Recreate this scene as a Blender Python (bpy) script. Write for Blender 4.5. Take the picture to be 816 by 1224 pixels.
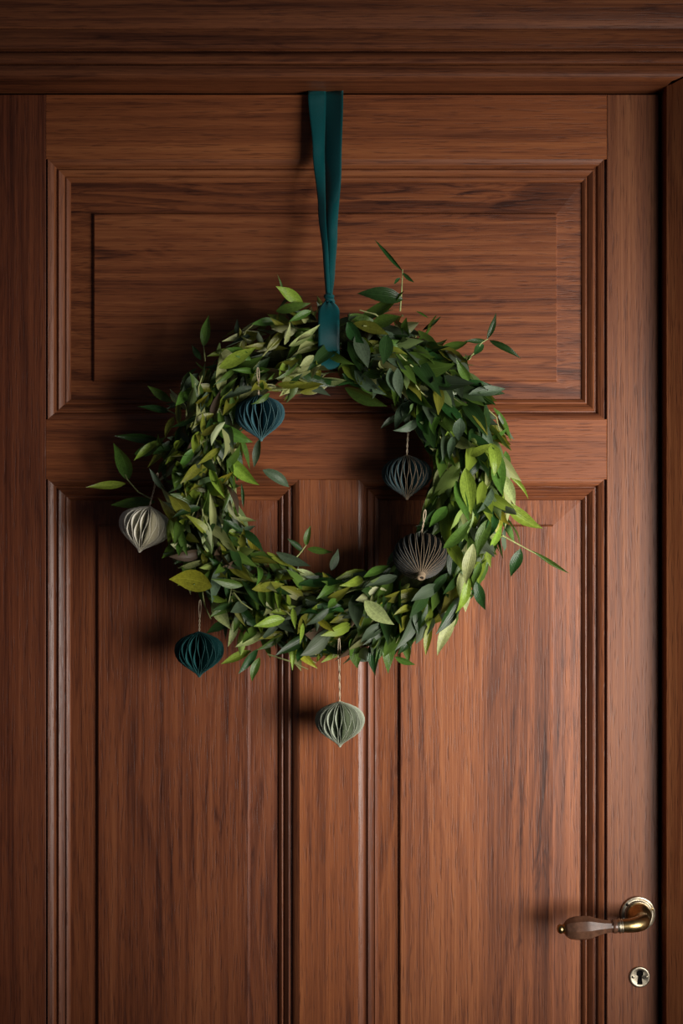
import bpy, math, random
from mathutils import Vector, Matrix
random.seed(7)
R = random.random
U = random.uniform
for o in list(bpy.data.objects):
    bpy.data.objects.remove(o)
scn = bpy.context.scene
COL = scn.collection
PI = math.pi

# ------------------------------------------------------------------ camera, light
DIST = 1.7                     # camera to door face
ZC = 1.528                     # eye height; door top is at 2.030, floor at 0
cd = bpy.data.cameras.new('camera')
cd.sensor_fit = 'HORIZONTAL'; cd.sensor_width = 24.0; cd.lens = 50.0
cd.clip_start = 0.05
cam = bpy.data.objects.new('camera', cd); COL.objects.link(cam)
cam.location = (0, -DIST, ZC); cam.rotation_euler = (PI/2, 0, 0)
cd.dof.use_dof = False
scn.camera = cam

w = bpy.data.worlds.new('world'); scn.world = w; w.use_nodes = True
bg = w.node_tree.nodes['Background']
bg.inputs[0].default_value = (0.72, 0.80, 1.0, 1); bg.inputs[1].default_value = 0.045

def area(name, loc, target, size, size_y, energy, color, spread=180):
    l = bpy.data.lights.new(name, 'AREA'); l.shape = 'RECTANGLE'
    l.size = size; l.size_y = size_y; l.energy = energy; l.color = color
    l.spread = math.radians(spread)
    o = bpy.data.objects.new(name, l); COL.objects.link(o)
    o.location = loc
    o.rotation_euler = (Vector(target)-Vector(loc)).to_track_quat('-Z', 'Y').to_euler()
    return o
area('window_light', (0.98, -0.80, 1.30), (0.39, 0, 1.40), 0.90, 0.80, 7.3, (1.0, 0.94, 0.88), 73)

vs = scn.view_settings
vs.view_transform = 'Standard'; vs.look = 'None'; vs.exposure = 0.0; vs.gamma = 1.0; vs.use_curve_mapping = False

def P(px, py, d=0.0):
    """photo pixel -> metres, at distance d in front of the door face (1 px = 1 mm on the face)"""
    k = (DIST-d)/DIST
    return Vector(((px-408)/1000*k, -d, ZC-(py-612)/1000*k))

# ------------------------------------------------------------------ node helpers
def newmat(name):
    m = bpy.data.materials.new(name); m.use_nodes = True
    nt = m.node_tree
    return m, nt, nt.nodes['Principled BSDF']
def N(nt, t, **kw):
    n = nt.nodes.new(t)
    for k, v in kw.items(): setattr(n, k, v)
    return n
def L(nt, a, b): nt.links.new(a, b)
def math_(nt, op, a, b=None, c=None, clamp=False):
    n = N(nt, 'ShaderNodeMath', operation=op); n.use_clamp = clamp
    for i, v in enumerate((a, b, c)):
        if v is None: continue
        if isinstance(v, (int, float)): n.inputs[i].default_value = v
        else: L(nt, v, n.inputs[i])
    return n.outputs[0]
def noise(nt, vec, scale=1.0, detail=2.0, rough=0.5, dist=0.0):
    n = N(nt, 'ShaderNodeTexNoise'); L(nt, vec, n.inputs['Vector'])
    n.inputs['Scale'].default_value = scale; n.inputs['Detail'].default_value = detail
    n.inputs['Roughness'].default_value = rough; n.inputs['Distortion'].default_value = dist
    return n.outputs['Fac']
def mapped(nt, vec, s):
    n = N(nt, 'ShaderNodeVectorMath', operation='MULTIPLY'); L(nt, vec, n.inputs[0]); n.inputs[1].default_value = s
    return n.outputs[0]
def ramp(nt, fac, stops):
    n = N(nt, 'ShaderNodeValToRGB'); L(nt, fac, n.inputs[0])
    e = n.color_ramp.elements
    while len(e) < len(stops): e.new(0.5)
    for i, (p, c) in enumerate(stops):
        e[i].position = p; e[i].color = tuple(c)+(1,) if len(c) == 3 else c
    return n.outputs[0]
def mixc(nt, fac, a, b, mode='MIX'):
    n = N(nt, 'ShaderNodeMix', data_type='RGBA', blend_type=mode)
    if isinstance(fac, (int, float)): n.inputs[0].default_value = fac
    else: L(nt, fac, n.inputs[0])
    for i, v in ((6, a), (7, b)):
        if isinstance(v, tuple): n.inputs[i].default_value = v if len(v) == 4 else v+(1,)
        else: L(nt, v, n.inputs[i])
    return n.outputs[2]

# ------------------------------------------------------------------ wood
def wood(name, axis, figure=0.35, ring=20.0, wander=2.6, tint=(1, 1, 1), dark=0.0, gloss=0.0):
    m, nt, b = newmat(name)
    tc = N(nt, 'ShaderNodeTexCoord'); oi = N(nt, 'ShaderNodeObjectInfo')
    off = N(nt, 'ShaderNodeVectorMath', operation='SCALE'); off.inputs[0].default_value = (5.3, 1.7, 7.9)
    L(nt, oi.outputs['Random'], off.inputs['Scale'])
    ad = N(nt, 'ShaderNodeVectorMath', operation='ADD')
    L(nt, tc.outputs['Object'], ad.inputs[0]); L(nt, off.outputs[0], ad.inputs[1])
    v = ad.outputs[0]
    def S(ac, al): return mapped(nt, v, (ac, ac, al) if axis == 'V' else (al, ac, ac))
    sep = N(nt, 'ShaderNodeSeparateXYZ'); L(nt, v, sep.inputs[0])
    across = sep.outputs[0 if axis == 'V' else 2]
    fibre = noise(nt, S(400, 4), 1, 3, 0.6)
    hair = noise(nt, S(1500, 30), 1, 2, 0.6)
    streak = noise(nt, S(70, 1.3), 1, 4, 0.6)
    board = noise(nt, S(9, 0.5), 1, 1, 0.5)
    wob = noise(nt, S(5, 1.1), 1, 2, 0.45)
    wob2 = noise(nt, S(32, 9), 1, 2, 0.5)
    F = math_(nt, 'ADD', math_(nt, 'MULTIPLY', across, ring), math_(nt, 'MULTIPLY', wob, wander*2))
    F = math_(nt, 'ADD', F, math_(nt, 'MULTIPLY', wob2, 0.55))
    fr = math_(nt, 'FRACT', F)
    ringv = math_(nt, 'MULTIPLY', math_(nt, 'POWER', fr, 2.0), math_(nt, 'SUBTRACT', 1.0, math_(nt, 'POWER', fr, 10.0)))
    patch = ramp(nt, noise(nt, S(16, 3.0), 1, 2, 0.5), [(0.42, (0, 0, 0)), (0.70, (1, 1, 1))])
    blot = ramp(nt, noise(nt, S(75, 8.0), 1, 3, 0.6, 2.2), [(0.52, (0, 0, 0)), (0.74, (1, 1, 1))])
    pores = ramp(nt, noise(nt, S(640, 34), 1, 1, 0.5), [(0.57, (0, 0, 0)), (0.70, (1, 1, 1))])
    t = math_(nt, 'MULTIPLY', streak, 0.72)
    t = math_(nt, 'ADD', t, math_(nt, 'MULTIPLY', fibre, 0.62))
    t = math_(nt, 'ADD', t, math_(nt, 'MULTIPLY', board, 0.46))
    t = math_(nt, 'SUBTRACT', t, math_(nt, 'MULTIPLY', math_(nt, 'MULTIPLY', ringv, math_(nt, 'ADD', patch, 0.25)), figure))
    t = math_(nt, 'SUBTRACT', t, math_(nt, 'MULTIPLY', math_(nt, 'MULTIPLY', blot, math_(nt, 'ADD', patch, 0.3)), figure*0.8))
    t = math_(nt, 'ADD', t, math_(nt, 'MULTIPLY', hair, 0.34))
    t = math_(nt, 'SUBTRACT', t, 0.51+dark)
    c = ramp(nt, t, [(0.08, (0.040, 0.0115, 0.0055)), (0.32, (0.114, 0.0345, 0.0140)), (0.55, (0.205, 0.065, 0.0235)), (0.86, (0.320, 0.117, 0.043))])
    c = mixc(nt, math_(nt, 'MULTIPLY', pores, 0.45), c, (0.045, 0.014, 0.008))
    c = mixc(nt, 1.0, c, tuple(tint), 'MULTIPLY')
    L(nt, c, b.inputs['Base Color'])
    r = math_(nt, 'ADD', math_(nt, 'MULTIPLY', fibre, 0.22), 0.36-gloss*0.14)
    L(nt, r, b.inputs['Roughness'])
    b.inputs['Specular IOR Level'].default_value = 0.32+gloss*0.38
    h = math_(nt, 'ADD', math_(nt, 'MULTIPLY', fibre, 0.6), math_(nt, 'MULTIPLY', hair, 0.25))
    h = math_(nt, 'SUBTRACT', h, math_(nt, 'MULTIPLY', pores, 0.5))
    h = math_(nt, 'ADD', h, math_(nt, 'MULTIPLY', streak, 0.8))
    bp = N(nt, 'ShaderNodeBump'); bp.inputs['Strength'].default_value = 0.55; bp.inputs['Distance'].default_value = 0.0005
    L(nt, h, bp.inputs['Height']); L(nt, bp.outputs[0], b.inputs['Normal'])
    return m
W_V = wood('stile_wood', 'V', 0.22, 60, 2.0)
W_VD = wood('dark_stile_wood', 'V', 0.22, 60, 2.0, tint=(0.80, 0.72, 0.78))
W_VR = wood('shaded_lock_stile_wood', 'V', 0.18, 60, 2.0, tint=(0.80, 0.84, 0.92))  # darker, cooler tint paints in the soft shade of the jamb
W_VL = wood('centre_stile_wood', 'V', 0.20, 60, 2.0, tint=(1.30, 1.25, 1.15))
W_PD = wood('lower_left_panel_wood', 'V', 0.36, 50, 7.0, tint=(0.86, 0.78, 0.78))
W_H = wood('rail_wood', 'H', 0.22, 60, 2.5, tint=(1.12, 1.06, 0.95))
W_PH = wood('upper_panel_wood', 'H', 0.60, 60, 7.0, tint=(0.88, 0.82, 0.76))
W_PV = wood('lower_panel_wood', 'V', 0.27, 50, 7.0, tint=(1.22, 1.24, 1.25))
W_CH = wood('casing_wood_level', 'H', 0.30, 60, 2.4, dark=0.03)
W_CV = wood('casing_wood_upright', 'V', 0.30, 60, 2.4)
W_MH = wood('moulding_wood_level', 'H', 0.20, 60, 1.0, dark=0.06, gloss=0.35)
W_MV = wood('moulding_wood_upright', 'V', 0.20, 60, 1.0, dark=0.06, gloss=0.5)

def simple(name, col, rough=0.5, metal=0.0, bump=None, var=0.0, spec=0.5):
    m, nt, b = newmat(name)
    b.inputs['Roughness'].default_value = rough; b.inputs['Metallic'].default_value = metal
    b.inputs['Specular IOR Level'].default_value = spec
    tc = N(nt, 'ShaderNodeTexCoord')
    n = noise(nt, tc.outputs['Object'], bump[0] if bump else 60, 4, 0.6)
    c = ramp(nt, n, [(0.3, tuple(x*(1-var) for x in col)), (0.7, tuple(min(1, x*(1+var)) for x in col))])
    L(nt, c, b.inputs['Base Color'])
    if bump:
        bp = N(nt, 'ShaderNodeBump'); bp.inputs['Strength'].default_value = 0.6; bp.inputs['Distance'].default_value = bump[1]
        L(nt, n, bp.inputs['Height']); L(nt, bp.outputs[0], b.inputs['Normal'])
    return m
M_PLASTER = simple('plaster', (0.30, 0.27, 0.24), 0.85, bump=(40, 0.002), var=0.12)
M_STONE = simple('stone_floor', (0.20, 0.18, 0.16), 0.6, bump=(25, 0.002), var=0.25)
M_BRASS = simple('aged_brass', (0.40, 0.29, 0.13), 0.30, 1.0, bump=(140, 0.0003), var=0.35)
M_NICKEL = simple('dull_nickel_brass', (0.50, 0.44, 0.33), 0.38, 1.0, bump=(200, 0.0003), var=0.35)
M_HORN = simple('brown_horn', (0.095, 0.045, 0.026), 0.28, 0.0, bump=(120, 0.0002), var=0.45, spec=0.7)
M_BLACK = simple('shade_and_screw_black', (0.004, 0.003, 0.003), 0.9, spec=0.1)  # flat black for the painted keyhole shade and two screws
M_TWINE = simple('twine', (0.62, 0.50, 0.34), 0.8, bump=(900, 0.0004), var=0.2)
M_TWIG = simple('twig_bark', (0.10, 0.12, 0.035), 0.6, bump=(300, 0.0004), var=0.4)
M_PALETWIG = simple('pale_stem', (0.30, 0.33, 0.12), 0.6, bump=(300, 0.0004), var=0.3)
M_CORE = simple('dark_core', (0.025, 0.030, 0.010), 0.9, bump=(120, 0.004), var=0.6, spec=0.1)

# ------------------------------------------------------------------ mesh helpers
class MB:
    def __init__(s): s.v = []; s.f = []; s.mi = []; s.uv = None
    def add(s, vs, fs, mi=0):
        n = len(s.v); s.v += [Vector(p) for p in vs]
        s.f += [tuple(i+n for i in f) for f in fs]; s.mi += [mi]*len(fs)
        return s
    def box(s, a, b):
        x0, y0, z0 = a; x1, y1, z1 = b
        return s.add([(x0,y0,z0),(x1,y0,z0),(x1,y1,z0),(x0,y1,z0),(x0,y0,z1),(x1,y0,z1),(x1,y1,z1),(x0,y1,z1)],
              [(3,2,1,0),(4,5,6,7),(0,1,5,4),(1,2,6,5),(2,3,7,6),(3,0,4,7)])
    def tube(s, pts, rad, n=8, caps=True, flat=1.0):
        pts = [Vector(p) for p in pts]
        if not isinstance(rad, (list, tuple)): rad = [rad]*len(pts)
        rings = []; up = None
        for i, p in enumerate(pts):
            t = (pts[min(i+1, len(pts)-1)]-pts[max(i-1, 0)]).normalized()
            if up is None:
                up = Vector((0, 0, 1)) if abs(t.z) < 0.9 else Vector((0, -1, 0))
            a = t.cross(up).normalized(); bb = a.cross(t).normalized(); up = bb
            rings.append([p+(a*math.cos(2*PI*k/n)+bb*math.sin(2*PI*k/n)*flat)*rad[i] for k in range(n)])
        vs = [q for r in rings for q in r]; fs = []
        for i in range(len(pts)-1):
            for k in range(n):
                fs.append((i*n+k, i*n+(k+1) % n, (i+1)*n+(k+1) % n, (i+1)*n+k))
        if caps:
            fs.append(tuple(range(n-1, -1, -1))); fs.append(tuple((len(pts)-1)*n+k for k in range(n)))
        return s.add(vs, fs)
    def lathe(s, prof, origin, axis, n=32):
        """prof: (distance along axis, radius)"""
        ax = Vector(axis).normalized(); o = Vector(origin)
        a = ax.orthogonal().normalized(); bb = ax.cross(a)
        vs = []; fs = []
        for (h, r) in prof:
            for k in range(n):
                an = 2*PI*k/n
                vs.append(o+ax*h+(a*math.cos(an)+bb*math.sin(an))*max(r, 1e-5))
        for i in range(len(prof)-1):
            for k in range(n):
                fs.append((i*n+k, i*n+(k+1) % n, (i+1)*n+(k+1) % n, (i+1)*n+k))
        fs.append(tuple(range(n-1, -1, -1))); fs.append(tuple((len(prof)-1)*n+k for k in range(n)))
        return s.add(vs, fs)

def wloc(o):
    v = Vector(o.location)
    while o.parent: o = o.parent; v += o.location
    return v
def build(name, mb, mats, parent=None, origin=None, smooth=True, angle=35):
    if not isinstance(mats, (list, tuple)): mats = [mats]
    if origin is None:
        lo = Vector([min(v[i] for v in mb.v) for i in range(3)]); hi = Vector([max(v[i] for v in mb.v) for i in range(3)])
        origin = Vector(((lo.x+hi.x)/2, (lo.y+hi.y)/2, lo.z))
    origin = Vector(origin)
    me = bpy.data.meshes.new(name)
    me.from_pydata([v-origin for v in mb.v], [], mb.f)
    for m in mats: me.materials.append(m)
    if any(mb.mi):
        me.polygons.foreach_set('material_index', mb.mi)
    if mb.uv:
        ul = me.uv_layers.new(name='UVMap')
        li = 0
        for p in me.polygons:
            for l in p.loop_indices:
                ul.data[l].uv = mb.uv[me.loops[l].vertex_index]
    me.validate()
    if smooth:
        me.polygons.foreach_set('use_smooth', [True]*len(me.polygons))
        if angle: me.set_sharp_from_angle(angle=math.radians(angle))
    me.update()
    o = bpy.data.objects.new(name, me); COL.objects.link(o)
    if parent: o.parent = parent; o.location = origin-wloc(parent)
    else: o.location = origin
    return o
def empty(name, loc, parent=None):
    o = bpy.data.objects.new(name, None); COL.objects.link(o); o.empty_display_size = 0.05
    o.location = Vector(loc)-(wloc(parent) if parent else Vector())
    if parent: o.parent = parent
    return o
def tag(o, label=None, cat=None, group=None, kind=None):
    if label: o['label'] = label
    if cat: o['category'] = cat
    if group: o['group'] = group
    if kind: o['kind'] = kind
    return o

# ------------------------------------------------------------------ the setting
TOP = 2.030
XL, XR = (-8-408)/1000, (787-408)/1000           # door leaf edges
JL, JR = XL-0.004, XR+0.004                      # jamb reveals
CW = 0.125                                       # casing width
# plaster wall round the casing, floor
wl = MB()
wl.box((-3.2, -0.030, 0), (JL-0.04, 0.10, 2.75)); wl.box((JR+0.04, -0.030, 0), (3.2, 0.10, 2.75)); wl.box((JL-0.04, -0.030, TOP+0.04), (JR+0.04, 0.10, 2.75))
tag(build('wall_back', wl, M_PLASTER), 'plain plaster wall around the wooden door casing', 'wall', kind='structure')
fl = MB().box((-3.2, -3.2, -0.06), (3.2, 0.10, 0.0))
tag(build('floor', fl, M_STONE), 'stone floor in front of the wooden door', 'floor', kind='structure')

# casing profile, as (distance from the opening edge, depth in front of the door face)
D0 = 0.052
CP = [(0.000, -0.060), (0.000, 0.040), (0.0010, 0.0455), (0.0035, 0.0495), (0.0075, D0), (0.0120, D0-0.0005), (0.0160, D0-0.0022), (0.0165, D0-0.0055),
      (0.0180, D0-0.0058), (0.0190, D0-0.0020), (0.0240, D0-0.0010), (0.0300, D0-0.0025), (0.0330, D0-0.006), (0.0338, D0-0.009), (0.0358, D0-0.009),
      (0.0366, D0-0.0045), (0.050, D0-0.0030), (0.0590, D0-0.0052), (0.0598, D0-0.0066), (0.0612, D0-0.0050), (0.085, D0-0.0010), (0.110, D0-0.001), (0.1125, D0-0.004), (0.122, D0-0.008), (CW, 0.030), (CW, -0.060)]
def jr(s):                                      # the handle-side casing has a wide round falling back to the door
    return s if s == 0 else s*2.9+0.003 if s < 0.008 else s+0.0186
def jd(s, d): return d if s == 0 and d < 0 else 0.024 if s == 0 else 0.029 if s < 0.002 else 0.038 if s < 0.004 else 0.0475 if s < 0.008 else d
def casing(kind):
    mb = MB(); n = len(CP); vs = []
    ends = []
    if kind == 'head':
        for (s, d) in CP: vs.append((JL-s, -d, TOP+s))
        for (s, d) in CP: vs.append((JR+jr(s), -d, TOP+s))
    elif kind == 'right':
        for (s, d) in CP: vs.append((JR+jr(s), -jd(s, d), 0.0))
        for (s, d) in CP: vs.append((JR+jr(s), -jd(s, d), TOP+s))
    else:
        for (s, d) in CP: vs.append((JL-s, -d, TOP+s))
        for (s, d) in CP: vs.append((JL-s, -d, 0.0))
    fs = [(i, i+1, n+i+1, n+i) if kind != 'head' else (i, i+1, n+i+1, n+i) for i in range(n-1)]
    fs += [tuple(range(n-1, -1, -1)), tuple(range(n, 2*n))]
    return mb.add(vs, fs)
tag(build('trim_1', casing('head'), W_CH, angle=40), 'moulded wooden head casing with grooves above the door', 'door casing', kind='structure')
tag(build('trim_2', casing('right'), W_CV, angle=40), 'upright moulded wooden casing right of the door beside the handle', 'door casing', kind='structure')
tag(build('trim_3', casing('left'), W_CV, angle=40), 'upright moulded wooden casing left of the door', 'door casing', kind='structure')
# stop strip behind the gap so the joint reads dark
st = MB(); st.box((JL-0.002, 0.044, 0), (JL+0.014, 0.058, TOP)); st.box((JR-0.014, 0.044, 0), (JR+0.002, 0.058, TOP)); st.box((JL+0.014, 0.044, TOP-0.012), (JR-0.014, 0.058, TOP))
tag(build('trim_4', st, W_CV, smooth=False), 'rebate strip in the door frame behind the leaf', 'door stop', kind='structure')

# ------------------------------------------------------------------ the door
door = tag(empty('door_1', ((XL+XR)/2, 0, 0)), 'reddish brown wooden door with three moulded panels', 'door', kind='structure')
def X(px): return (px-408)/1000
def Z(py): return ZC-(py-612)/1000
ZB = 0.010; TH = 0.042; ZT = TOP-0.003
# openings (px on the face): left, right, top, bottom
OP = [(57, 722, 190, 501), (57, 357, 573, None), (428, 722, 573, None)]
ZP = 0.24                                       # top of the bottom rail, out of frame
def slab(x0, x1, z0, z1, ch=0.0007):
    """board with eased front arrises"""
    mb = MB()
    vs = [(x0,TH,z0),(x1,TH,z0),(x1,TH,z1),(x0,TH,z1), (x0,ch,z0),(x1,ch,z0),(x1,ch,z1),(x0,ch,z1),
          (x0+ch,0,z0+ch),(x1-ch,0,z0+ch),(x1-ch,0,z1-ch),(x0+ch,0,z1-ch)]
    fs = [(0,1,2,3),(1,0,4,5),(2,1,5,6),(3,2,6,7),(0,3,7,4),(5,4,8,9),(6,5,9,10),(7,6,10,11),(4,7,11,8),(9,8,11,10)]
    return mb.add(vs, [tuple(reversed(f)) for f in fs])
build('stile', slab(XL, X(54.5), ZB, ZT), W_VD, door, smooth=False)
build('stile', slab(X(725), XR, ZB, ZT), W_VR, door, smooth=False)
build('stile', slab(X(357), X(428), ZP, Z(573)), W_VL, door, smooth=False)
build('rail', slab(X(54.5), X(725), Z(190), ZT), W_H, door, smooth=False)
build('rail', slab(X(54.5), X(725), Z(573), Z(501)), W_H, door, smooth=False)
build('rail', slab(X(54.5), X(725), ZB, ZP), W_H, door, smooth=False)
# narrow cheeks closing between the stile edge and the mould
MP = [(0.0, -0.0003), (0.0006, -0.0004), (0.0064, -0.0038), (0.0072, -0.0050), (0.0076, -0.0076), (0.0086, -0.0086), (0.0102, -0.0082), (0.0110, -0.0066), (0.0122, -0.0060),
      (0.0174, -0.0092), (0.0180, -0.0108), (0.0188, -0.0114), (0.0196, -0.0106), (0.0206, -0.0104), (0.0242, -0.0128), (0.0250, -0.0150), (0.0250, -0.0185), (0.0250, -0.024), (0.0, -0.024)]
def moulding(parent, x0, x1, z0, z1, side):
    n = len(MP); a = []; b = []
    for (s, d) in MP:
        y = -d
        if side == 'top': a.append((x0+s, y, z1-s)); b.append((x1-s, y, z1-s))
        if side == 'bottom': a.append((x1-s, y, z0+s)); b.append((x0+s, y, z0+s))
        if side == 'left': a.append((x0+s, y, z0+s)); b.append((x0+s, y, z1-s))
        if side == 'right': a.append((x1-s, y, z1-s)); b.append((x1-s, y, z0+s))
    fs = [(i, (i+1) % n, n+(i+1) % n, n+i) for i in range(n)]
    fs += [tuple(range(n-1, -1, -1)), tuple(range(n, 2*n))]
    return build('moulding', MB().add(a+b, fs), W_MH if side in ('top', 'bottom') else W_MV, parent, angle=42)
FIELD = [(110, 667, 253, 455), (115, 297, 628, None), (478, 663, 628, None)]
for (l, r, t, b), (fl_, fr_, ft, fb), m in zip(OP, FIELD, (W_PH, W_PD, W_PV)):
    x0, x1, z1 = X(l), X(r), Z(t); z0 = Z(b) if b else ZP
    f0, f1, g1 = X(fl_), X(fr_), Z(ft); g0 = Z(fb) if fb else ZP+0.055
    i0, i1, h0, h1 = x0+0.016, x1-0.016, z0+0.016, z1-0.016
    loops = [((i0, i1, h0, h1), 0.030), ((i0, i1, h0, h1), 0.0205), ((x0+0.025, x1-0.025, z0+0.025, z1-0.025), 0.0155),
             ((f0-0.0008, f1+0.0008, g0-0.0008, g1+0.0008), 0.0138), ((f0, f1, g0, g1), 0.0135), ((f0+0.0004, f1-0.0004, g0+0.0004, g1-0.0004), 0.0098), ((f0+0.0016, f1-0.0016, g0+0.0016, g1-0.0016), 0.0090)]
    vs = []; fs = []
    for (a, c, e, g), y in loops: vs += [(a, y, e), (c, y, e), (c, y, g), (a, y, g)]
    for i in range(len(loops)-1):
        for k in range(4): fs.append((i*4+k, i*4+(k+1) % 4, i*4+4+(k+1) % 4, i*4+4+k))
    q = (len(loops)-1)*4; fs += [(q, q+1, q+2, q+3), (3, 2, 1, 0)]
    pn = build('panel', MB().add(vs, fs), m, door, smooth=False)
    for side in ('top', 'bottom', 'left', 'right'): moulding(pn, x0, x1, z0, z1, side)

# door handle ---------------------------------------------------------------
hc = Vector((X(762), 0, Z(1092)))
fwd = Vector((0, -1, 0))
prof = [(0.0, 0.0), (0.0, 0.0145), (0.004, 0.0148), (0.008, 0.0140), (0.012, 0.0122), (0.015, 0.0105), (0.018, 0.0092), (0.022, 0.0084)]
nk = MB().lathe(prof, hc+fwd*0.004, fwd, 36)
lev = Vector((-1, 0, -0.05)).normalized()
pts = []; rad = []
for i in range(15):
    a = i/14*PI/2
    rr = 0.021
    c = hc+fwd*0.025+lev*rr
    pts.append(c-lev*rr*math.cos(a)+fwd*rr*math.sin(a)); rad.append(0.0088+0.0012*math.sin(a*1.4)-0.0018*(i/14))
pts.insert(0, hc+fwd*0.018); rad.insert(0, 0.0092)
pe = pts[-1]; pts.append(pe+lev*0.006); rad.append(0.0076)
nk.tube(pts, rad, 24)
handle = build('door_handle', nk, M_BRASS, door, origin=hc, angle=45)
handle['label'] = 'aged brass elbow lever with a brown faceted grip'
h0 = pe+lev*0.006
build('rosette', MB().lathe([(0.0, 0.0210), (0.0018, 0.0210), (0.0030, 0.0203), (0.0034, 0.0190), (0.0030, 0.0180), (0.0032, 0.0165), (0.0050, 0.0152), (0.0050, 0.0)], hc, fwd, 56), M_NICKEL, handle)
build('ferrule', MB().lathe([(0, 0.0072), (0.0005, 0.0082), (0.0016, 0.0082), (0.002, 0.0072), (0.0028, 0.0072), (0.0032, 0.0084), (0.0046, 0.0084), (0.005, 0.0074), (0.0066, 0.0074), (0.0072, 0.0070)], h0, lev, 32), M_NICKEL, handle)
g0 = h0+lev*0.0068
gl = [(0, 0.0066), (0.0006, 0.0078), (0.0030, 0.0082), (0.0050, 0.0078), (0.0056, 0.0066), (0.0066, 0.0068), (0.0150, 0.0082), (0.0240, 0.0108), (0.0310, 0.0134), (0.0370, 0.0140), (0.0480, 0.0139), (0.0545, 0.0126), (0.0590, 0.0098), (0.0612, 0.0064)]
build('grip', MB().lathe(gl[:6], g0, lev, 32).lathe(gl[5:], g0, lev, 8), M_HORN, handle, angle=22)
build('finial', MB().lathe([(0, 0.0058), (0.0006, 0.0064), (0.0016, 0.0050), (0.0024, 0.0046), (0.0036, 0.0054), (0.0056, 0.0056), (0.0074, 0.0046), (0.0086, 0.0028), (0.0090, 0.0008)], g0+lev*0.0608, lev, 24), M_BRASS, handle)
for an in (140, 20, 258):
    q = hc+Vector((math.cos(math.radians(an)), 0, math.sin(math.radians(an))))*0.0176+fwd*0.0027
    build('screw', MB().lathe([(0, 0.0017), (0.0008, 0.0017), (0.0010, 0.0010), (0.0004, 0.0006)], q, fwd, 12), M_BLACK if an != 20 else M_BRASS, handle)
# keyhole plate
kc = Vector((X(764), 0, Z(1167.5)))
def keyr(a):                                   # outline of the keyhole about its centre
    c, s = math.cos(a), math.sin(a)
    best = 0
    for i in range(140):
        r_ = i*0.0001; x, z = c*r_, s*r_
        inside = (x*x+(z-0.0042)**2 < 0.0040**2) or (-0.0085 < z < 0.004 and abs(x) < 0.0021+0.0012*max(0, -(z)/0.0085))
        if inside: best = r_
        elif i > 3: break
    return max(best, 0.001)
kn = 72; vs = []; fs = []
rings = [(lambda a: keyr(a), 0.0), (lambda a: keyr(a), 0.0016), (lambda a: keyr(a)+0.0004, 0.0020), (lambda a: 0.0100, 0.0021), (lambda a: 0.0110, 0.0024), (lambda a: 0.0120, 0.0020), (lambda a: 0.0127, 0.0010), (lambda a: 0.0127, 0.0)]
for f, y in rings:
    for k in range(kn):
        a = 2*PI*k/kn; r_ = f(a); vs.append(kc+Vector((math.cos(a)*r_, -y, math.sin(a)*r_)))
for i in range(len(rings)-1):
    for k in range(kn): fs.append((i*kn+k, i*kn+(k+1) % kn, (i+1)*kn+(k+1) % kn, (i+1)*kn+k))
esc = build('keyhole_plate', MB().add(vs, fs), M_NICKEL, door, origin=kc, angle=50)
esc['label'] = 'small round metal keyhole plate'
kv = [kc+Vector((math.cos(2*PI*k/kn)*(keyr(2*PI*k/kn)+0.0003), -0.0003, math.sin(2*PI*k/kn)*(keyr(2*PI*k/kn)+0.0003))) for k in range(kn)]
build('keyhole', MB().add(kv+[kc+Vector((0, -0.0003, 0))], [(k, (k+1) % kn, kn) for k in range(kn)]), M_BLACK, esc, smooth=False)  # black sheet on the solid stile, painted in for the hole's shade
for sx in (-0.0078, 0.0082):
    build('pin', MB().lathe([(0, 0.0017), (0.0005, 0.0017), (0.0010, 0.0011), (0.0012, 0.0003)], kc+Vector((sx, -0.0020, 0.0003)), fwd, 12), M_NICKEL, esc)

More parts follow.
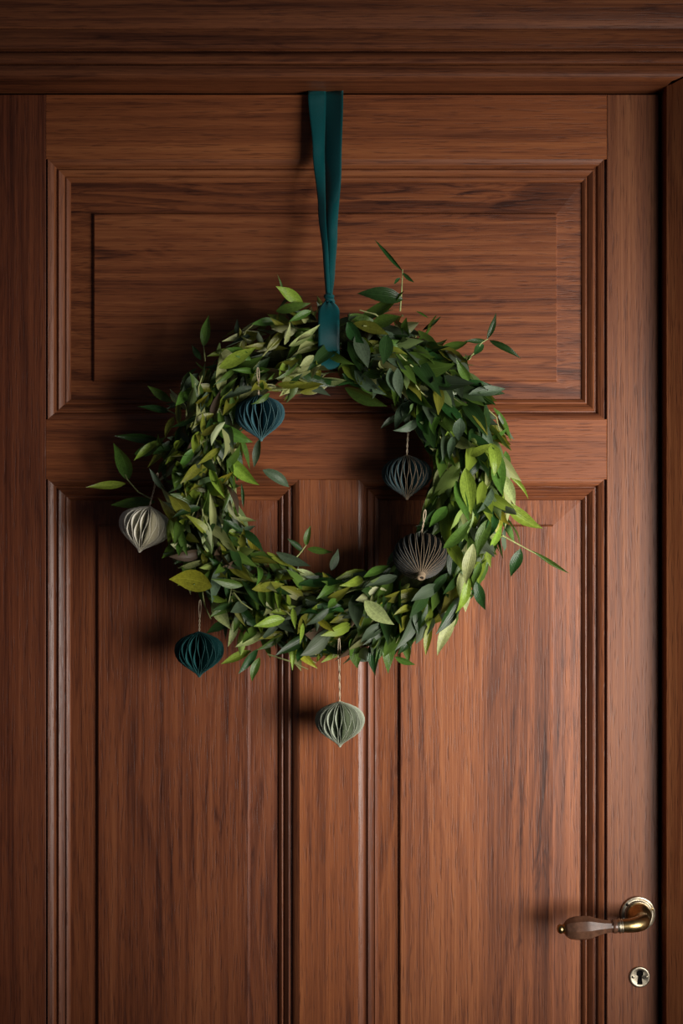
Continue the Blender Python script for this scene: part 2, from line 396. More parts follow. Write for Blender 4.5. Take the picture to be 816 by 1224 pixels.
# ------------------------------------------------------------------ leaves
def leafmat(name, col, back, rough=0.30, trans=0.20):
    m, nt, b = newmat(name)
    uv = N(nt, 'ShaderNodeUVMap'); uv.uv_map = 'UVMap'
    sep = N(nt, 'ShaderNodeSeparateXYZ'); L(nt, uv.outputs[0], sep.inputs[0])
    u = sep.outputs[0]
    oi = N(nt, 'ShaderNodeObjectInfo'); tc = N(nt, 'ShaderNodeTexCoord')
    nz = noise(nt, tc.outputs['Object'], 18, 3, 0.6)
    vein = math_(nt, 'ABSOLUTE', math_(nt, 'SUBTRACT', u, 0.5))
    mid = ramp(nt, vein, [(0.0, (1, 1, 1)), (0.045, (0, 0, 0))])
    par = math_(nt, 'SINE', math_(nt, 'MULTIPLY', u, 58.0))
    c = ramp(nt, nz, [(0.3, tuple(x*0.72 for x in col)), (0.7, tuple(x*1.25 for x in col))])
    c = mixc(nt, math_(nt, 'MULTIPLY', mid, 0.40), c, tuple(min(1, x*1.8+0.01) for x in col))
    c = mixc(nt, math_(nt, 'MULTIPLY', math_(nt, 'ADD', par, 1.0), 0.06), c, tuple(x*1.5 for x in col))
    geo = N(nt, 'ShaderNodeNewGeometry')
    c = mixc(nt, geo.outputs['Backfacing'], c, back)
    hs = N(nt, 'ShaderNodeHueSaturation'); L(nt, c, hs.inputs['Color'])
    L(nt, math_(nt, 'ADD', math_(nt, 'MULTIPLY', oi.outputs['Random'], 0.03), 0.48), hs.inputs['Hue'])
    L(nt, math_(nt, 'ADD', math_(nt, 'MULTIPLY', oi.outputs['Random'], 0.5), 0.75), hs.inputs['Value'])
    c = hs.outputs[0]
    L(nt, c, b.inputs['Base Color']); b.inputs['Roughness'].default_value = rough
    b.inputs['Specular IOR Level'].default_value = 0.45
    bp = N(nt, 'ShaderNodeBump'); bp.inputs['Strength'].default_value = 0.35; bp.inputs['Distance'].default_value = 0.0004
    L(nt, math_(nt, 'SUBTRACT', math_(nt, 'MULTIPLY', par, 0.4), mid), bp.inputs['Height']); L(nt, bp.outputs[0], b.inputs['Normal'])
    tr = N(nt, 'ShaderNodeBsdfTranslucent'); L(nt, mixc(nt, 1.0, c, (1.3, 1.5, 0.6), 'MULTIPLY'), tr.inputs[0])
    mx = N(nt, 'ShaderNodeMixShader'); mx.inputs[0].default_value = trans
    L(nt, b.outputs[0], mx.inputs[1]); L(nt, tr.outputs[0], mx.inputs[2])
    L(nt, mx.outputs[0], nt.nodes['Material Output'].inputs[0])
    return m
LM = [leafmat('leaf_dark', (0.020, 0.062, 0.014), (0.055, 0.105, 0.04)),
      leafmat('leaf_mid', (0.072, 0.155, 0.024), (0.14, 0.22, 0.075)),
      leafmat('leaf_fresh', (0.215, 0.335, 0.040), (0.28, 0.40, 0.10)),
      leafmat('leaf_olive', (0.190, 0.215, 0.028), (0.16, 0.18, 0.07)),
      leafmat('leaf_pale', (0.370, 0.430, 0.170), (0.42, 0.47, 0.25), 0.42),
      leafmat('leaf_greyish', (0.070, 0.110, 0.062), (0.12, 0.16, 0.10), 0.42),
      leafmat('leaf_yellow', (0.330, 0.330, 0.030), (0.36, 0.36, 0.07)),
      leafmat('leaf_tan', (0.085, 0.060, 0.032), (0.11, 0.08, 0.045), 0.5)]
DARK, MID, FRESH, OLIVE, PALE, GREY, YEL, TAN = range(8)

def leafgeo(width, bend, fold, twist, side=0.0, nl=8):
    """unit leaf along +Y, face +Z, five points across; returns verts, faces, uvs"""
    vs = []; uv = []; fs = []
    pos = Vector((0, 0, 0)); ang = -bend*0.5; sa = -side*0.5
    P_ = [pos.copy()]
    for i in range(nl):
        ang += bend/nl; sa += side/nl
        pos = pos+Vector((math.sin(sa), math.cos(sa)*math.cos(ang), -math.sin(ang)))/nl
        P_.append(pos.copy())
    for i, p in enumerate(P_):
        t = i/nl
        wv = width*0.5*max(0.0, math.sin(PI*t**0.82))**0.85*(1.0 if t < 0.6 else 1-0.25*((t-0.6)/0.4))
        if i == 0: wv = width*0.05
        if i == nl: wv = 0.002
        tw = twist*(t-0.3)
        a = -bend*0.5+bend*t
        nrm = Vector((0, math.sin(a), math.cos(a))); xx = Vector((1, 0, 0))
        for j in range(5):
            s = (j-2)/2
            lx = s*wv*math.cos(fold); lz = (abs(s)**1.3)*wv*math.sin(fold)
            cx = lx*math.cos(tw)-lz*math.sin(tw); cz = lx*math.sin(tw)+lz*math.cos(tw)
            vs.append(p+xx*cx+nrm*cz); uv.append((0.5+s*0.5, t))
    for i in range(nl):
        for j in range(4): fs.append((i*5+j, i*5+j+1, i*5+5+j+1, i*5+5+j))
    return vs, fs, uv
VARS = []
for k in range(16):
    VARS.append((U(0.29, 0.39), U(-0.7, 1.4), U(0.10, 0.55), U(-1.0, 1.0), U(-0.6, 0.6)))
GEO = [leafgeo(*v) for v in VARS]
GEO_LO = [leafgeo(*v, nl=5) for v in VARS]
_cache = {}
def leafmesh(var, mat):
    if (var, mat) not in _cache:
        vs, fs, uv = GEO[var]
        me = bpy.data.meshes.new('leaf'); me.from_pydata(vs, [], fs); me.materials.append(LM[mat])
        ul = me.uv_layers.new(name='UVMap')
        for p in me.polygons:
            for l in p.loop_indices: ul.data[l].uv = uv[me.loops[l].vertex_index]
        me.polygons.foreach_set('use_smooth', [True]*len(me.polygons)); me.update()
        _cache[(var, mat)] = me
    return _cache[(var, mat)]
def frame(a, b, nrm, wscale=1.0):
    y = (b-a); ln = y.length; y.normalize()
    x = y.cross(nrm)
    if x.length < 1e-4: x = y.orthogonal()
    x.normalize(); z = x.cross(y)
    return Matrix(((x.x*ln*wscale, y.x*ln, z.x*ln, a.x), (x.y*ln*wscale, y.y*ln, z.y*ln, a.y), (x.z*ln*wscale, y.z*ln, z.z*ln, a.z), (0, 0, 0, 1)))

CX, CZ = (400-408)/1000, ZC-(575-612)/1000
DC = 0.052                                     # depth of the ring's heart
KP = (DIST-DC)/DIST
CX *= KP; CZ = ZC+(CZ-ZC)*KP
RR = 0.162*KP*1.0
wreath = tag(empty('wreath', (CX, -DC, CZ-RR-0.06)), 'round green leafy wreath hanging on the wooden door by a teal ribbon', 'wreath')
def ringpt(phi, psi, r, rr=RR):
    """phi around the wreath (0 right, CCW), psi around its body (0 outward, 90 towards the camera)"""
    er = Vector((math.cos(phi), 0, math.sin(phi)))
    n = er*math.cos(psi)+Vector((0, -1, 0))*math.sin(psi)
    return Vector((CX, -DC, CZ))+er*rr+n*r, n, er
NLEAF = 0
inv = Matrix.Translation(-wloc(wreath))
def put_leaf(a, b, nrm, mat, wscale=1.0, var=None, label=None):
    global NLEAF
    o = bpy.data.objects.new('leaf', leafmesh(random.randrange(16) if var is None else var, mat)); COL.objects.link(o)
    o.parent = wreath; o.matrix_local = inv @ frame(a, b, nrm, wscale)
    if label: o['label'] = label
    NLEAF += 1
    return o
# core: lumpy dark filler ring under the leaves
co = MB(); n1, n2 = 72, 14; vs = []; fs = []
for i in range(n1):
    ph = 2*PI*i/n1
    for j in range(n2):
        r_ = 0.026+0.004*math.sin(5*ph+j)+0.003*math.sin(11*ph-2*j)
        vs.append(ringpt(ph, 2*PI*j/n2, r_)[0])
for i in range(n1):
    for j in range(n2): fs.append((i*n2+j, ((i+1) % n1)*n2+j, ((i+1) % n1)*n2+(j+1) % n2, i*n2+(j+1) % n2))
build('filler_ring', co.add(vs, fs), M_CORE, wreath)
# twigs winding round
for k in range(14):
    a0 = U(0, 2*PI); sp = U(0.7, 1.5); p0 = U(0, 2*PI); turns = U(0.8, 2.0)*random.choice((-1, 1)); rb = U(0.028, 0.038)
    pts = [ringpt(a0+sp*t/16, p0+turns*t/16*2, rb+0.003*math.sin(t*1.3+k))[0] for t in range(17)]
    build('twig', MB().tube(pts, [0.0014*(1-0.5*t/16) for t in range(17)], 6), M_TWIG if k % 3 else M_PALETWIG, wreath)

def tone(phi_deg, psi_s):
    """leaf tones of each stretch of the ring"""
    d = phi_deg % 360
    if 95 < d < 128: tb = [(DARK, 1), (MID, 2), (OLIVE, 3), (PALE, 4), (GREY, 2), (FRESH, 2), (TAN, 0.7)]
    elif d <= 95 and d > 20: tb = [(DARK, 4), (MID, 5), (FRESH, 1.2), (GREY, 3), (OLIVE, 1), (PALE, 0.4)]
    elif d <= 20 or d > 315: tb = [(DARK, 2.5), (MID, 5), (FRESH, 3.5), (GREY, 1.2), (PALE, 1.6), (YEL, 0.35)]
    elif d > 250: tb = [(DARK, 3), (MID, 4), (FRESH, 2), (GREY, 3), (OLIVE, 1.5), (PALE, 1), (YEL, 0.3), (TAN, 0.3)]
    else: tb = [(DARK, 2.5), (MID, 4), (FRESH, 2), (GREY, 2), (OLIVE, 2.5), (PALE, 1.8), (YEL, 0.2), (TAN, 0.6)]
    s = sum(x[1] for x in tb)*R()
    for t_, w_ in tb:
        s -= w_
        if s <= 0: return t_
    return MID
ORN = [(172, 632, 30, .060), (310, 500, 30, .082), (486, 570, 30, .062), (502, 668, 32, .110)]
def hides(p):
    k = DIST/(DIST+p.y); px = 408+p.x*k*1000; py = 612-(p.z-ZC)*k*1000
    return any(math.hypot(px-x, py-y) < r+2 and -p.y > d-0.036 for x, y, r, d in ORN)
def rnd_leaf(layer):
    while True:
        q = rnd_leaf_(layer)
        if not any(hides(q[0].lerp(q[1], t)) for t in (0, 0.33, 0.66, 1)): return q
def rnd_leaf_(layer):
    """returns a, b, normal, tone, width scale"""
    while True:
        ph = U(0, 2*PI); d = math.degrees(ph)
        if abs(d-90) < 2.6: continue
        break
    # more towards the front; layer 0 = deep filler, 1 = front
    psi = U(-0.35, PI+0.35) if layer == 0 else U(0.12, PI-0.12)
    r0 = U(0.018, 0.032) if layer == 0 else U(0.030, 0.043) if layer == 1 else U(0.040, 0.050)
    a, n, er = ringpt(ph, psi, r0)
    tan_cw = Vector((math.sin(ph), 0, -math.cos(ph)))
    right = math.cos(ph) > -0.05
    sgn = 1 if right else (-1 if R() < 0.60 else 1)
    rnd = Vector((U(-1, 1), U(-1, 1), U(-1, 1)))
    dr = tan_cw*sgn*U(0.5, 1.1)+n*U(0.05, 0.75)+rnd*0.85+Vector((0, 0, -0.28))
    if layer: dr += Vector((0, -0.10, 0))
    dr.normalize()
    ln = (U(0.034, 0.054) if right else U(0.028, 0.047))*(1.0 if layer else 1.02)
    if R() < 0.12: ln *= 1.25
    b = a+dr*ln
    # keep the silhouette of the ring
    v = b-Vector((CX, -DC, CZ)); rad = math.hypot(v.x, v.z)
    lim = U(0.198, 0.211) if R() > 0.30 else U(0.212, 0.234)
    lo = 0.114 if R() > 0.25 else U(0.098, 0.110)
    if rad > lim or rad < lo:
        k = (lim if rad > lim else lo)/rad; b = Vector((CX+v.x*k, b.y, CZ+v.z*k))
    if b.y > -0.004: b.y = -0.006
    b.y = max(b.y, -0.116)
    if abs(d-90) < 16:                          # do not cross the ribbon band
        if abs(b.x-X(393)) < 0.013: b.x = X(393)+(0.0135 if a.x > X(393) else -0.0135)
    nn = n*0.8+Vector((0.15, -0.9, 0))+Vector((U(-1, 1), U(-1, 1), U(-1, 1)))*0.75
    if R() < 0.16: nn = -nn
    return a, b, nn, tone(d, psi), U(0.85, 1.2) if right else U(0.65, 1.1)

# hand-placed leaves: base px, tip px, base depth, tip depth, tone, width scale
HL = [
 (481, 324, 447, 286, .085, .085, DARK, .36), (478, 332, 470, 340, .085, .09, DARK, .8), (481, 326, 495, 338, .085, .088, DARK, .75),
 (481, 358, 426, 350, .085, .095, DARK, 1.25), (362, 362, 329, 342, .085, .095, FRESH, 1.25), (338, 350, 331, 327, .08, .085, MID, .5),
 (243, 414, 250, 376, .06, .065, MID, 1.1), (240, 430, 229, 412, .06, .062, DARK, 1.1), (330, 372, 372, 362, .08, .09, MID, .9),
 (153, 574, 137, 528, .045, .06, MID, 1.15), (150, 578, 102, 583, .045, .055, FRESH, .75), (161, 543, 200, 523, .055, .07, MID, 1.1),
 (205, 480, 176, 461, .055, .06, MID, .9), (203, 492, 164, 486, .055, .06, DARK, .8), (197, 530, 136, 520, .05, .05, DARK, .5),
 (185, 600, 132, 604, .035, .04, MID, .8), (203, 470, 218, 488, .07, .08, PALE, .7),
 (582, 405, 593, 373, .075, .08, DARK, .7), (585, 407, 624, 429, .075, .08, DARK, .65), (580, 407, 555, 408, .075, .09, DARK, .7), (578, 412, 565, 425, .075, .09, DARK, 1.1),
 (560, 455, 545, 428, .08, .095, MID, 1.1), (552, 460, 590, 462, .08, .085, DARK, .7), (585, 525, 608, 510, .08, .09, MID, .8), (562, 545, 588, 530, .09, .10, FRESH, 1.1),
 (586, 530, 592, 570, .09, .095, FRESH, 1.3), (600, 590, 618, 612, .06, .065, FRESH, .55), (595, 560, 635, 598, .07, .06, FRESH, .35),
 (600, 600, 648, 634, .075, .07, FRESH, .85), (622, 656, 610, 690, .06, .07, DARK, 1.25), (632, 657, 680, 686, .055, .05, MID, .28),
 (586, 655, 600, 625, .08, .085, FRESH, .8), (568, 695, 580, 730, .085, .09, DARK, 1.2), (574, 672, 566, 700, .09, .095, MID, 1),
 (545, 730, 521, 784, .08, .085, PALE, .8), (515, 745, 508, 784, .08, .085, OLIVE, .9), (470, 755, 462, 806, .085, .09, MID, 1.1), (450, 762, 447, 808, .085, .088, DARK, 1.0),
 (424, 770, 427, 799, .085, .092, MID, 1.8), (472, 785, 496, 795, .075, .08, MID, 1.0), (436, 718, 470, 748, .09, .105, PALE, 1.25), (393, 727, 365, 748, .1, .1, GREY, 1.0),
 (350, 770, 380, 800, .08, .085, YEL, .9), (352, 760, 349, 802, .085, .09, FRESH, .6), (310, 786, 300, 815, .07, .075, MID, 1.0), (308, 776, 284, 806, .07, .075, DARK, .9),
 (318, 756, 280, 774, .075, .085, PALE, 1.0), (300, 778, 264, 794, .065, .07, FRESH, .8), (282, 735, 273, 774, .07, .075, PALE, .85), (290, 700, 252, 692, .09, .1, MID, .8),
 (253, 701, 202, 690, .120, .105, YEL, 1.35), (225, 620, 202, 590, .085, .095, OLIVE, 1.35), (250, 715, 272, 718, .09, .095, FRESH, 1.1), (340, 740, 303, 748, .09, .1, FRESH, 1.1),
 (350, 727, 353, 752, .1, .105, FRESH, .9), (362, 745, 358, 770, .095, .1, FRESH, .8), (378, 740, 400, 755, .09, .1, YEL, 1.0),
 (366, 652, 371, 627, .05, .052, MID, 1.1), (362, 660, 343, 643, .05, .055, DARK, .9), (367, 656, 398, 660, .05, .055, MID, .9), (396, 682, 404, 655, .06, .065, GREY, 1.2), (330, 660, 372, 678, .07, .08, GREY, .9),
 (355, 447, 395, 474, .07, .06, GREY, .9), (346, 458, 362, 446, .07, .07, DARK, 1.0), (311, 524, 303, 560, .040, .034, GREY, 1.0), (314, 562, 348, 583, .03, .018, GREY, 1.1),
 (270, 545, 310, 582, .075, .08, FRESH, .85), (252, 556, 268, 596, .08, .085, FRESH, .8), (288, 578, 291, 608, .05, .05, DARK, .5), (255, 505, 302, 530, .08, .075, MID, 1.1), (322, 470, 300, 484, .112, .116, MID, .9),
 (280, 640, 306, 628, .07, .075, GREY, .9), (290, 635, 264, 620, .08, .085, DARK, .9), (497, 478, 470, 516, .085, .09, GREY, 1.2), (500, 502, 470, 516, .085, .1, GREY, 1.1), (478, 498, 454, 512, .07, .08, GREY, 1.0),
 (462, 400, 458, 436, .1, .105, DARK, 1.3), (475, 440, 478, 476, .1, .1, GREY, 1.1), (466, 440, 470, 470, .1, .1, GREY, 1.1), (550, 500, 548, 528, .1, .105, GREY, 1.6),
 (545, 575, 560, 625, .1, .11, MID, .9), (556, 560, 563, 615, .1, .105, FRESH, 1.0), (530, 655, 565, 620, .1, .105, MID, .9), (565, 650, 556, 700, .1, .1, PALE, 1.0), (560, 690, 545, 735, .1, .1, FRESH, .9),
 (575, 640, 602, 642, .09, .095, PALE, .9), (340, 412, 347, 385, .1, .105, PALE, .7), (372, 400, 352, 410, .1, .1, PALE, .9), (262, 440, 306, 415, .1, .1, FRESH, .9), (300, 430, 270, 415, .1, .1, MID, 1.1),
 (240, 520, 262, 505, .1, .1, OLIVE, 1.2), (375, 425, 358, 438, .1, .095, PALE, 1.3), (372, 372, 345, 384, .1, .1, MID, 1.0),
 (415, 385, 435, 412, .1, .1, DARK, 1.4), (425, 400, 440, 440, .1, .1, GREY, 1.2), (497, 372, 512, 380, .08, .085, MID, .5), (505, 395, 528, 378, .07, .075, DARK, .5),
]
for (ax, ay, bx, by, da, db, tn, ws) in HL:
    rb_ = math.hypot(bx-400, by-575); ra_ = math.hypot(ax-400, ay-575)
    if 118 < rb_ < 212 and 105 < ra_ < 222: da += 0.020; db += 0.026     # lies on top of the others
    a = P(ax, ay, da); b = P(bx, by, db)
    nn = Vector((U(-.45, .45), -1, U(-.45, .45)))
    lab = None
    if tn == YEL: lab = 'yellowing leaf'
    put_leaf(a, b, nn, tn, ws, label=lab)
# bare stems that carry the stray leaves
for pts in ([(478, 372, .08), (480, 345, .085), (481, 322, .085)], [(560, 430, .08), (575, 410, .078), (583, 405, .076)], [(180, 596, .05), (165, 588, .048), (152, 573, .046), (149, 566, .046)],
            [(600, 640, .075), (618, 650, .062), (640, 662, .055)], [(345, 676, .06), (358, 662, .052), (367, 650, .05)], [(320, 782, .07), (345, 790, .075), (368, 800, .08)],
            [(405, 768, .08), (380, 767, .085), (365, 760, .085)], [(410, 768, .08), (440, 770, .085), (462, 758, .085)], [(240, 700, .08), (245, 725, .07), (252, 740, .06)], [(245, 432, .06), (244, 420, .06), (243, 412, .06)],
            [(220, 635, .09), (232, 612, .095), (240, 590, .1)], [(190, 540, .06), (215, 535, .07)], [(200, 490, .058), (215, 498, .065)]):
    build('stem', MB().tube([P(*q) for q in pts], [0.0010]+[0.0008]*(len(pts)-2)+[0.0005], 6), M_PALETWIG, wreath)
for k in range(26):
    d = U(100, 440)
    if abs(d % 360-90) < 12: continue
    a, n, er = ringpt(math.radians(d), U(0.5, 2.6), 0.040)
    t = Vector((math.sin(math.radians(d)), 0, -math.cos(math.radians(d))))*random.choice((-1, 1))
    c = a+n*0.008+t*U(0.02, 0.04)+Vector((U(-1, 1), U(-1, 0), U(-1, 1)))*0.010
    if hides(a) or hides(c): continue
    build('stem', MB().tube([a, (a+c)/2+n*0.005, c], [0.0011, 0.0009, 0.0006], 6), M_PALETWIG, wreath)
# front leaves, one object each
while NLEAF < 298:
    a, b, nn, tn, ws = rnd_leaf(2)
    if tn == TAN: tn = OLIVE
    put_leaf(a, b, nn, tn, ws)
# the rest as one mesh
fo = MB(); fo.uv = []
for k in range(1250):
    a, b, nn, tn, ws = rnd_leaf(0 if k % 5 < 3 else 1)
    vs, fs, uv = GEO_LO[random.randrange(16)]
    M = frame(a, b, nn, ws)
    fo.add([M @ v for v in vs], fs, tn); fo.uv += uv
fol = build('foliage', fo, LM, wreath, angle=None)
fol['kind'] = 'stuff'

# ------------------------------------------------------------------ ribbon
def satin(name, col):
    m, nt, b = newmat(name)
    tc = N(nt, 'ShaderNodeTexCoord')
    n = noise(nt, mapped(nt, tc.outputs['Object'], (3000, 800, 300)), 1, 2, 0.5)
    L(nt, ramp(nt, n, [(0.3, tuple(x*0.85 for x in col)), (0.7, tuple(x*1.15 for x in col))]), b.inputs['Base Color'])
    b.inputs['Roughness'].default_value = 0.46; b.inputs['Specular IOR Level'].default_value = 0.45
    b.inputs['Sheen Weight'].default_value = 0.25; b.inputs['Sheen Tint'].default_value = (0.1, 0.7, 0.75, 1)
    b.inputs['Anisotropic'].default_value = 0.5
    bp = N(nt, 'ShaderNodeBump'); bp.inputs['Strength'].default_value = 0.15; bp.inputs['Distance'].default_value = 0.0002
    L(nt, n, bp.inputs['Height']); L(nt, bp.outputs[0], b.inputs['Normal'])
    return m
M_SATIN = satin('teal_satin', (0.002, 0.060, 0.064))
ribbon = tag(empty('ribbon', P(393, 438, 0.05)), 'teal satin ribbon hanging over the top of the door and looped round the wreath', 'ribbon')
def ss(a, b, t): t = max(0, min(1, (t-a)/(b-a))); return t*t*(3-2*t)
def strap(rows, name, n=9):
    """rows: list of (y px, left px, right px, depth left, depth mid, depth right)"""
    from bisect import bisect
    mb = MB(); vs = []; fs = []; m = 40
    ys = [r[0] for r in rows]
    for i in range(m+1):
        y = ys[0]+(ys[-1]-ys[0])*i/m
        k = max(0, min(len(rows)-2, bisect(ys, y)-1)); t = (y-ys[k])/(ys[k+1]-ys[k]); t = t*t*(3-2*t) if 0 < k < len(rows)-2 else t
        row = [rows[k][q]+(rows[k+1][q]-rows[k][q])*t for q in range(6)]
        for j in range(n):
            s = j/(n-1)
            d = (1-s)*(1-2*s)*row[3]+4*s*(1-s)*row[4]+s*(2*s-1)*row[5]
            vs.append(P(row[1]+(row[2]-row[1])*s, y, d))
    for i in range(m):
        for j in range(n-1): fs.append((i*n+j, (i+1)*n+j, (i+1)*n+j+1, i*n+j+1))
    o = build(name, mb.add(vs, fs), M_SATIN, ribbon, angle=None)
    sd = o.modifiers.new('thickness', 'SOLIDIFY'); sd.thickness = 0.0004; sd.offset = 0
    return o
# back strand (right, turned away from the light) and front strand (left, crossing over)
strap([(108.5, 387, 410, .0010, .0040, .0080), (112, 387, 410, .0010, .0070, .0150), (200, 386.5, 408, .010, .022, .028), (280, 387, 403, .036, .046, .040), (330, 389, 400, .058, .063, .056), (357, 390.5, 396.5, .070, .072, .069)], 'strand')
strap([(108.5, 368, 389, .0060, .0045, .0030), (112, 368, 389.5, .0110, .0074, .0030), (180, 373.5, 388, .022, .020, .012), (250, 380, 389, .033, .037, .040), (310, 386, 392.5, .056, .059, .058), (357, 389.5, 394.5, .071, .074, .071)], 'strand')
# knot
kn_ = MB(); kp = P(393.5, 357, 0.074)
kn_.tube([kp+Vector((-0.0045, 0.002, 0.0035)), kp+Vector((-0.002, -0.003, 0.001)), kp+Vector((0.002, -0.0035, -0.001)), kp+Vector((0.0046, 0.002, -0.0035))], [0.0024, 0.0038, 0.0038, 0.0022], 12)
kn_.tube([kp+Vector((0.0040, 0.003, 0.0030)), kp+Vector((0.0015, -0.001, 0.003)), kp+Vector((-0.002, -0.001, -0.003)), kp+Vector((-0.0042, 0.003, -0.0044))], [0.002, 0.0032, 0.0034, 0.002], 12)
build('knot', kn_, M_SATIN, ribbon, angle=60)
# band round the body of the wreath
bv = []; bf = []; nb, nw = 64, 9
bx = X(393)*0.955
cz = (P(393, 362, .055).z+P(393, 439, .075).z)/2; hz = (P(393, 362, .055).z-P(393, 439, .075).z)/2
for i in range(nb+1):
    a = PI/2-2*PI*i/nb                          # from the top, over the front, round the back
    fro = max(0, math.sin(PI*i/nb*1.0))
    pl = math.exp(-((min(i, nb-i)/6.5)**2)); dg = ss(nb*0.30, nb*0.44, i)*(1-ss(nb*0.5, nb*0.6, i))
    for j in range(nw):
        s = j/(nw-1)*2-1
        aa = a-0.05*s*math.sin(PI*min(1, i/(nb*0.5)))+0.30*dg*(s+0.3)
        ex = abs(math.cos(aa))**0.72*(1 if math.cos(aa) >= 0 else -1); ez = abs(math.sin(aa))**0.95*(1 if math.sin(aa) >= 0 else -1)
        crown = 0.0026*math.cos(s*PI*2.6+0.5)*pl+0.0006*(1-s*s)
        y = -(0.054+(0.048+crown)*ex); z = cz+(hz+crown*0.4)*ez
        pinch = 0.34+0.66*ss(0.0, 0.019, (cz+hz-z)+0.10*abs(y+0.054))
        bv.append(Vector((bx+s*0.0120*pinch, min(y, -0.004), z)))
for i in range(nb):
    for j in range(nw-1): bf.append((i*nw+j, (i+1)*nw+j, (i+1)*nw+j+1, i*nw+j+1))
bo = build('band', MB().add(bv, bf), M_SATIN, ribbon, angle=None)
sd = bo.modifiers.new('thickness', 'SOLIDIFY'); sd.thickness = 0.0004; sd.offset = 0

# ------------------------------------------------------------------ paper ornaments
def paper(name, col, rough=0.75):
    m, nt, b = newmat(name)
    tc = N(nt, 'ShaderNodeTexCoord')
    n = noise(nt, tc.outputs['Object'], 500, 3, 0.6)
    L(nt, ramp(nt, n, [(0.3, tuple(x*0.88 for x in col)), (0.7, tuple(min(1, x*1.1) for x in col))]), b.inputs['Base Color'])
    b.inputs['Roughness'].default_value = rough; b.inputs['Specular IOR Level'].default_value = 0.3
    return m
PROF = [(0, .04), (.03, .18), (.08, .46), (.16, .755), (.26, .935), (.36, .995), (.44, 1.0), (.54, .955), (.64, .84), (.74, .635), (.83, .39), (.90, .20), (.95, .09), (1.0, .04)]
def prof_r(t, pk):
    for (a, ra), (b, rb) in zip(pk, pk[1:]):
        if t <= b:
            u = (t-a)/(b-a); return ra+(rb-ra)*(u*u*(3-2*u)*0.35+u*0.65)
    return pk[-1][1]
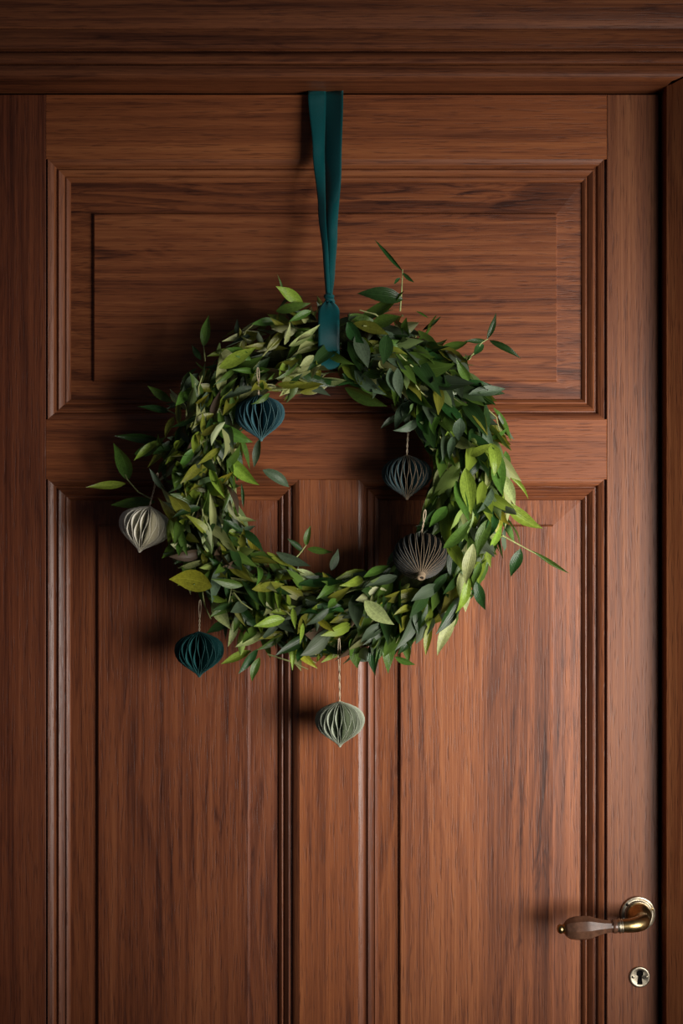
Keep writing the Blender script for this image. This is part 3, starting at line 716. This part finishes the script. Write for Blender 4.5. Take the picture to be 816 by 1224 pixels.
def ornament(cx, cy, wpx, hpx, depth, mat, edge, label, tilt=0.0, lean=0.0, yaw=0.0, pages=46, cells=1.5, string=(), open_=0.35, tip=False):
    k = (DIST-depth)/DIST
    W = wpx/2000*k*1.04; H = hpx/1000*k
    c = P(cx, cy, depth)
    rot = Matrix.Rotation(lean, 3, 'Y') @ Matrix.Rotation(tilt, 3, 'X') @ Matrix.Rotation(yaw, 3, 'Z')
    top = c+rot @ Vector((0, 0, H/2))
    t_ = tag(empty('paper_ornament', c+rot @ Vector((0, 0, -H/2))), label, 'ornament', 'honeycomb paper ornaments on the wreath')
    mb = MB(); nt_, nr = 30, 5
    th_p = 0.00016
    for q in range(pages):
        u = 2*PI*q/pages
        th0 = u+open_*math.sin(u)
        gap = (2*PI/pages)*(1+open_*math.cos(u))*0.5
        sg = 1 if q % 2 else -1
        for side in (-1, 1):
            base = len(mb.v)
            for i in range(nt_+1):
                t = i/nt_; r_ = W*prof_r(t, PROF)
                z = H*(0.5-t)
                wv = math.cos(2*PI*cells*t+0.5)
                for j in range(nr):
                    s = 0.06+0.94*j/(nr-1); rr = r_*s
                    th = th0+sg*gap*0.62*wv*(s**0.7)
                    x, y = rr*math.sin(th), -rr*math.cos(th)
                    # thickness
                    x += side*th_p*math.cos(th); y += side*th_p*math.sin(th)
                    mb.v.append(c+rot @ Vector((x, y, z)))
            for i in range(nt_):
                for j in range(nr-1):
                    f = (base+i*nr+j, base+i*nr+j+1, base+(i+1)*nr+j+1, base+(i+1)*nr+j)
                    mb.f.append(f if side < 0 else f[::-1]); mb.mi.append(0)
        b0 = len(mb.v)-2*(nt_+1)*nr; b1 = b0+(nt_+1)*nr
        for i in range(nt_):                    # outer cut edge
            e = nr-1
            mb.f.append((b0+i*nr+e, b1+i*nr+e, b1+(i+1)*nr+e, b0+(i+1)*nr+e)); mb.mi.append(1)
    build('pleated_body', mb, [mat, edge], t_, origin=c, smooth=False)
    # tip ring
    if tip:
        ax = rot @ Vector((0, 0, -1))
        build('tip_ring', MB().lathe([(-0.004, 0.0052), (0.0005, 0.0046), (0.0012, 0.0034), (0.0008, 0.0022), (-0.002, 0.0018)], c+ax*H/2, ax, 20), edge, t_)
    # string: two plies twisted, from the top of the body up to its loop
    pts = [top-rot @ Vector((0, 0, 0.003))]+[P(*q) for q in string]
    for ply in (0, 1):
        pp = []; m = 40
        for i in range(m+1):
            f = i/m*(len(pts)-1); a = min(int(f), len(pts)-2); u = f-a
            p = pts[a].lerp(pts[a+1], u); an = i/m*PI*7+ply*PI
            sp = 0.0007 if i < m*0.62 else 0.0007+0.0006*math.sin((i/m-0.62)/0.38*PI)
            if i >= m*0.62: an = ply*PI
            pp.append(p+Vector((math.cos(an)*sp, math.sin(an)*sp, 0)))
        if ply == 0: keep = pp
    loop = keep+[(keep[-1]+pp[-1])/2+Vector((0, 0, 0.0008))]+pp[::-1]
    build('string', MB().tube(loop, 0.00046, 6), M_TWINE, t_)
    return t_
E_CREAM = paper('cream_paper_edge', (0.82, 0.77, 0.62)); E_TEAL = paper('teal_paper_edge', (0.03, 0.11, 0.105)); E_BLUE = paper('blue_paper_edge', (0.12, 0.24, 0.24))
E_TAN = paper('tan_paper_edge', (0.27, 0.20, 0.125)); E_SAGE = paper('sage_paper_edge', (0.52, 0.56, 0.43)); E_GOLD = paper('gold_paper_edge', (0.50, 0.38, 0.20), 0.5)
ornament(172.5, 632.5, 61, 57, .060, paper('cream_paper', (0.80, 0.77, 0.64)), E_CREAM, 'cream paper honeycomb ornament at the left edge of the wreath', lean=0.22, yaw=0.15,
         string=[(184, 585, .062), (188.5, 566, .088)])
ornament(238, 782, 57, 55, .048, paper('dark_teal_paper', (0.012, 0.085, 0.085)), E_TEAL, 'dark teal paper ornament hanging below the lower left of the wreath', lean=0.0, yaw=-0.1,
         string=[(238.5, 740, .052), (239, 718, .085)])
ornament(310.5, 499.5, 58, 56, .082, paper('slate_blue_paper', (0.045, 0.13, 0.155)), E_BLUE, 'slate blue paper ornament inside the upper left of the wreath', lean=-0.06, yaw=0.1,
         string=[(309, 458, .104), (308, 440, .120)])
ornament(486, 570.5, 58, 54, .060, paper('blue_black_paper', (0.050, 0.095, 0.105)), E_TAN, 'blue-black paper ornament with tan edges in the wreath opening, the higher right one', yaw=0.0, pages=54, open_=0.15,
         string=[(487, 522, .064), (489, 500, .080)])
ornament(502, 668, 63, 60, .110, paper('charcoal_paper', (0.060, 0.068, 0.068)), E_TAN, 'charcoal paper ornament with gold tip tilted forward on the lower right of the wreath', tilt=-0.78, yaw=0.0, pages=50, cells=1.0, open_=0.0,
         string=[(506, 625, .112), (508, 610, .120)], tip=True)
ornament(406, 865.5, 57.5, 55, .046, paper('sage_paper', (0.45, 0.50, 0.38)), E_SAGE, 'sage green paper ornament hanging lowest below the wreath', yaw=0.05,
         string=[(405.5, 805, .060), (405, 764, .116)])
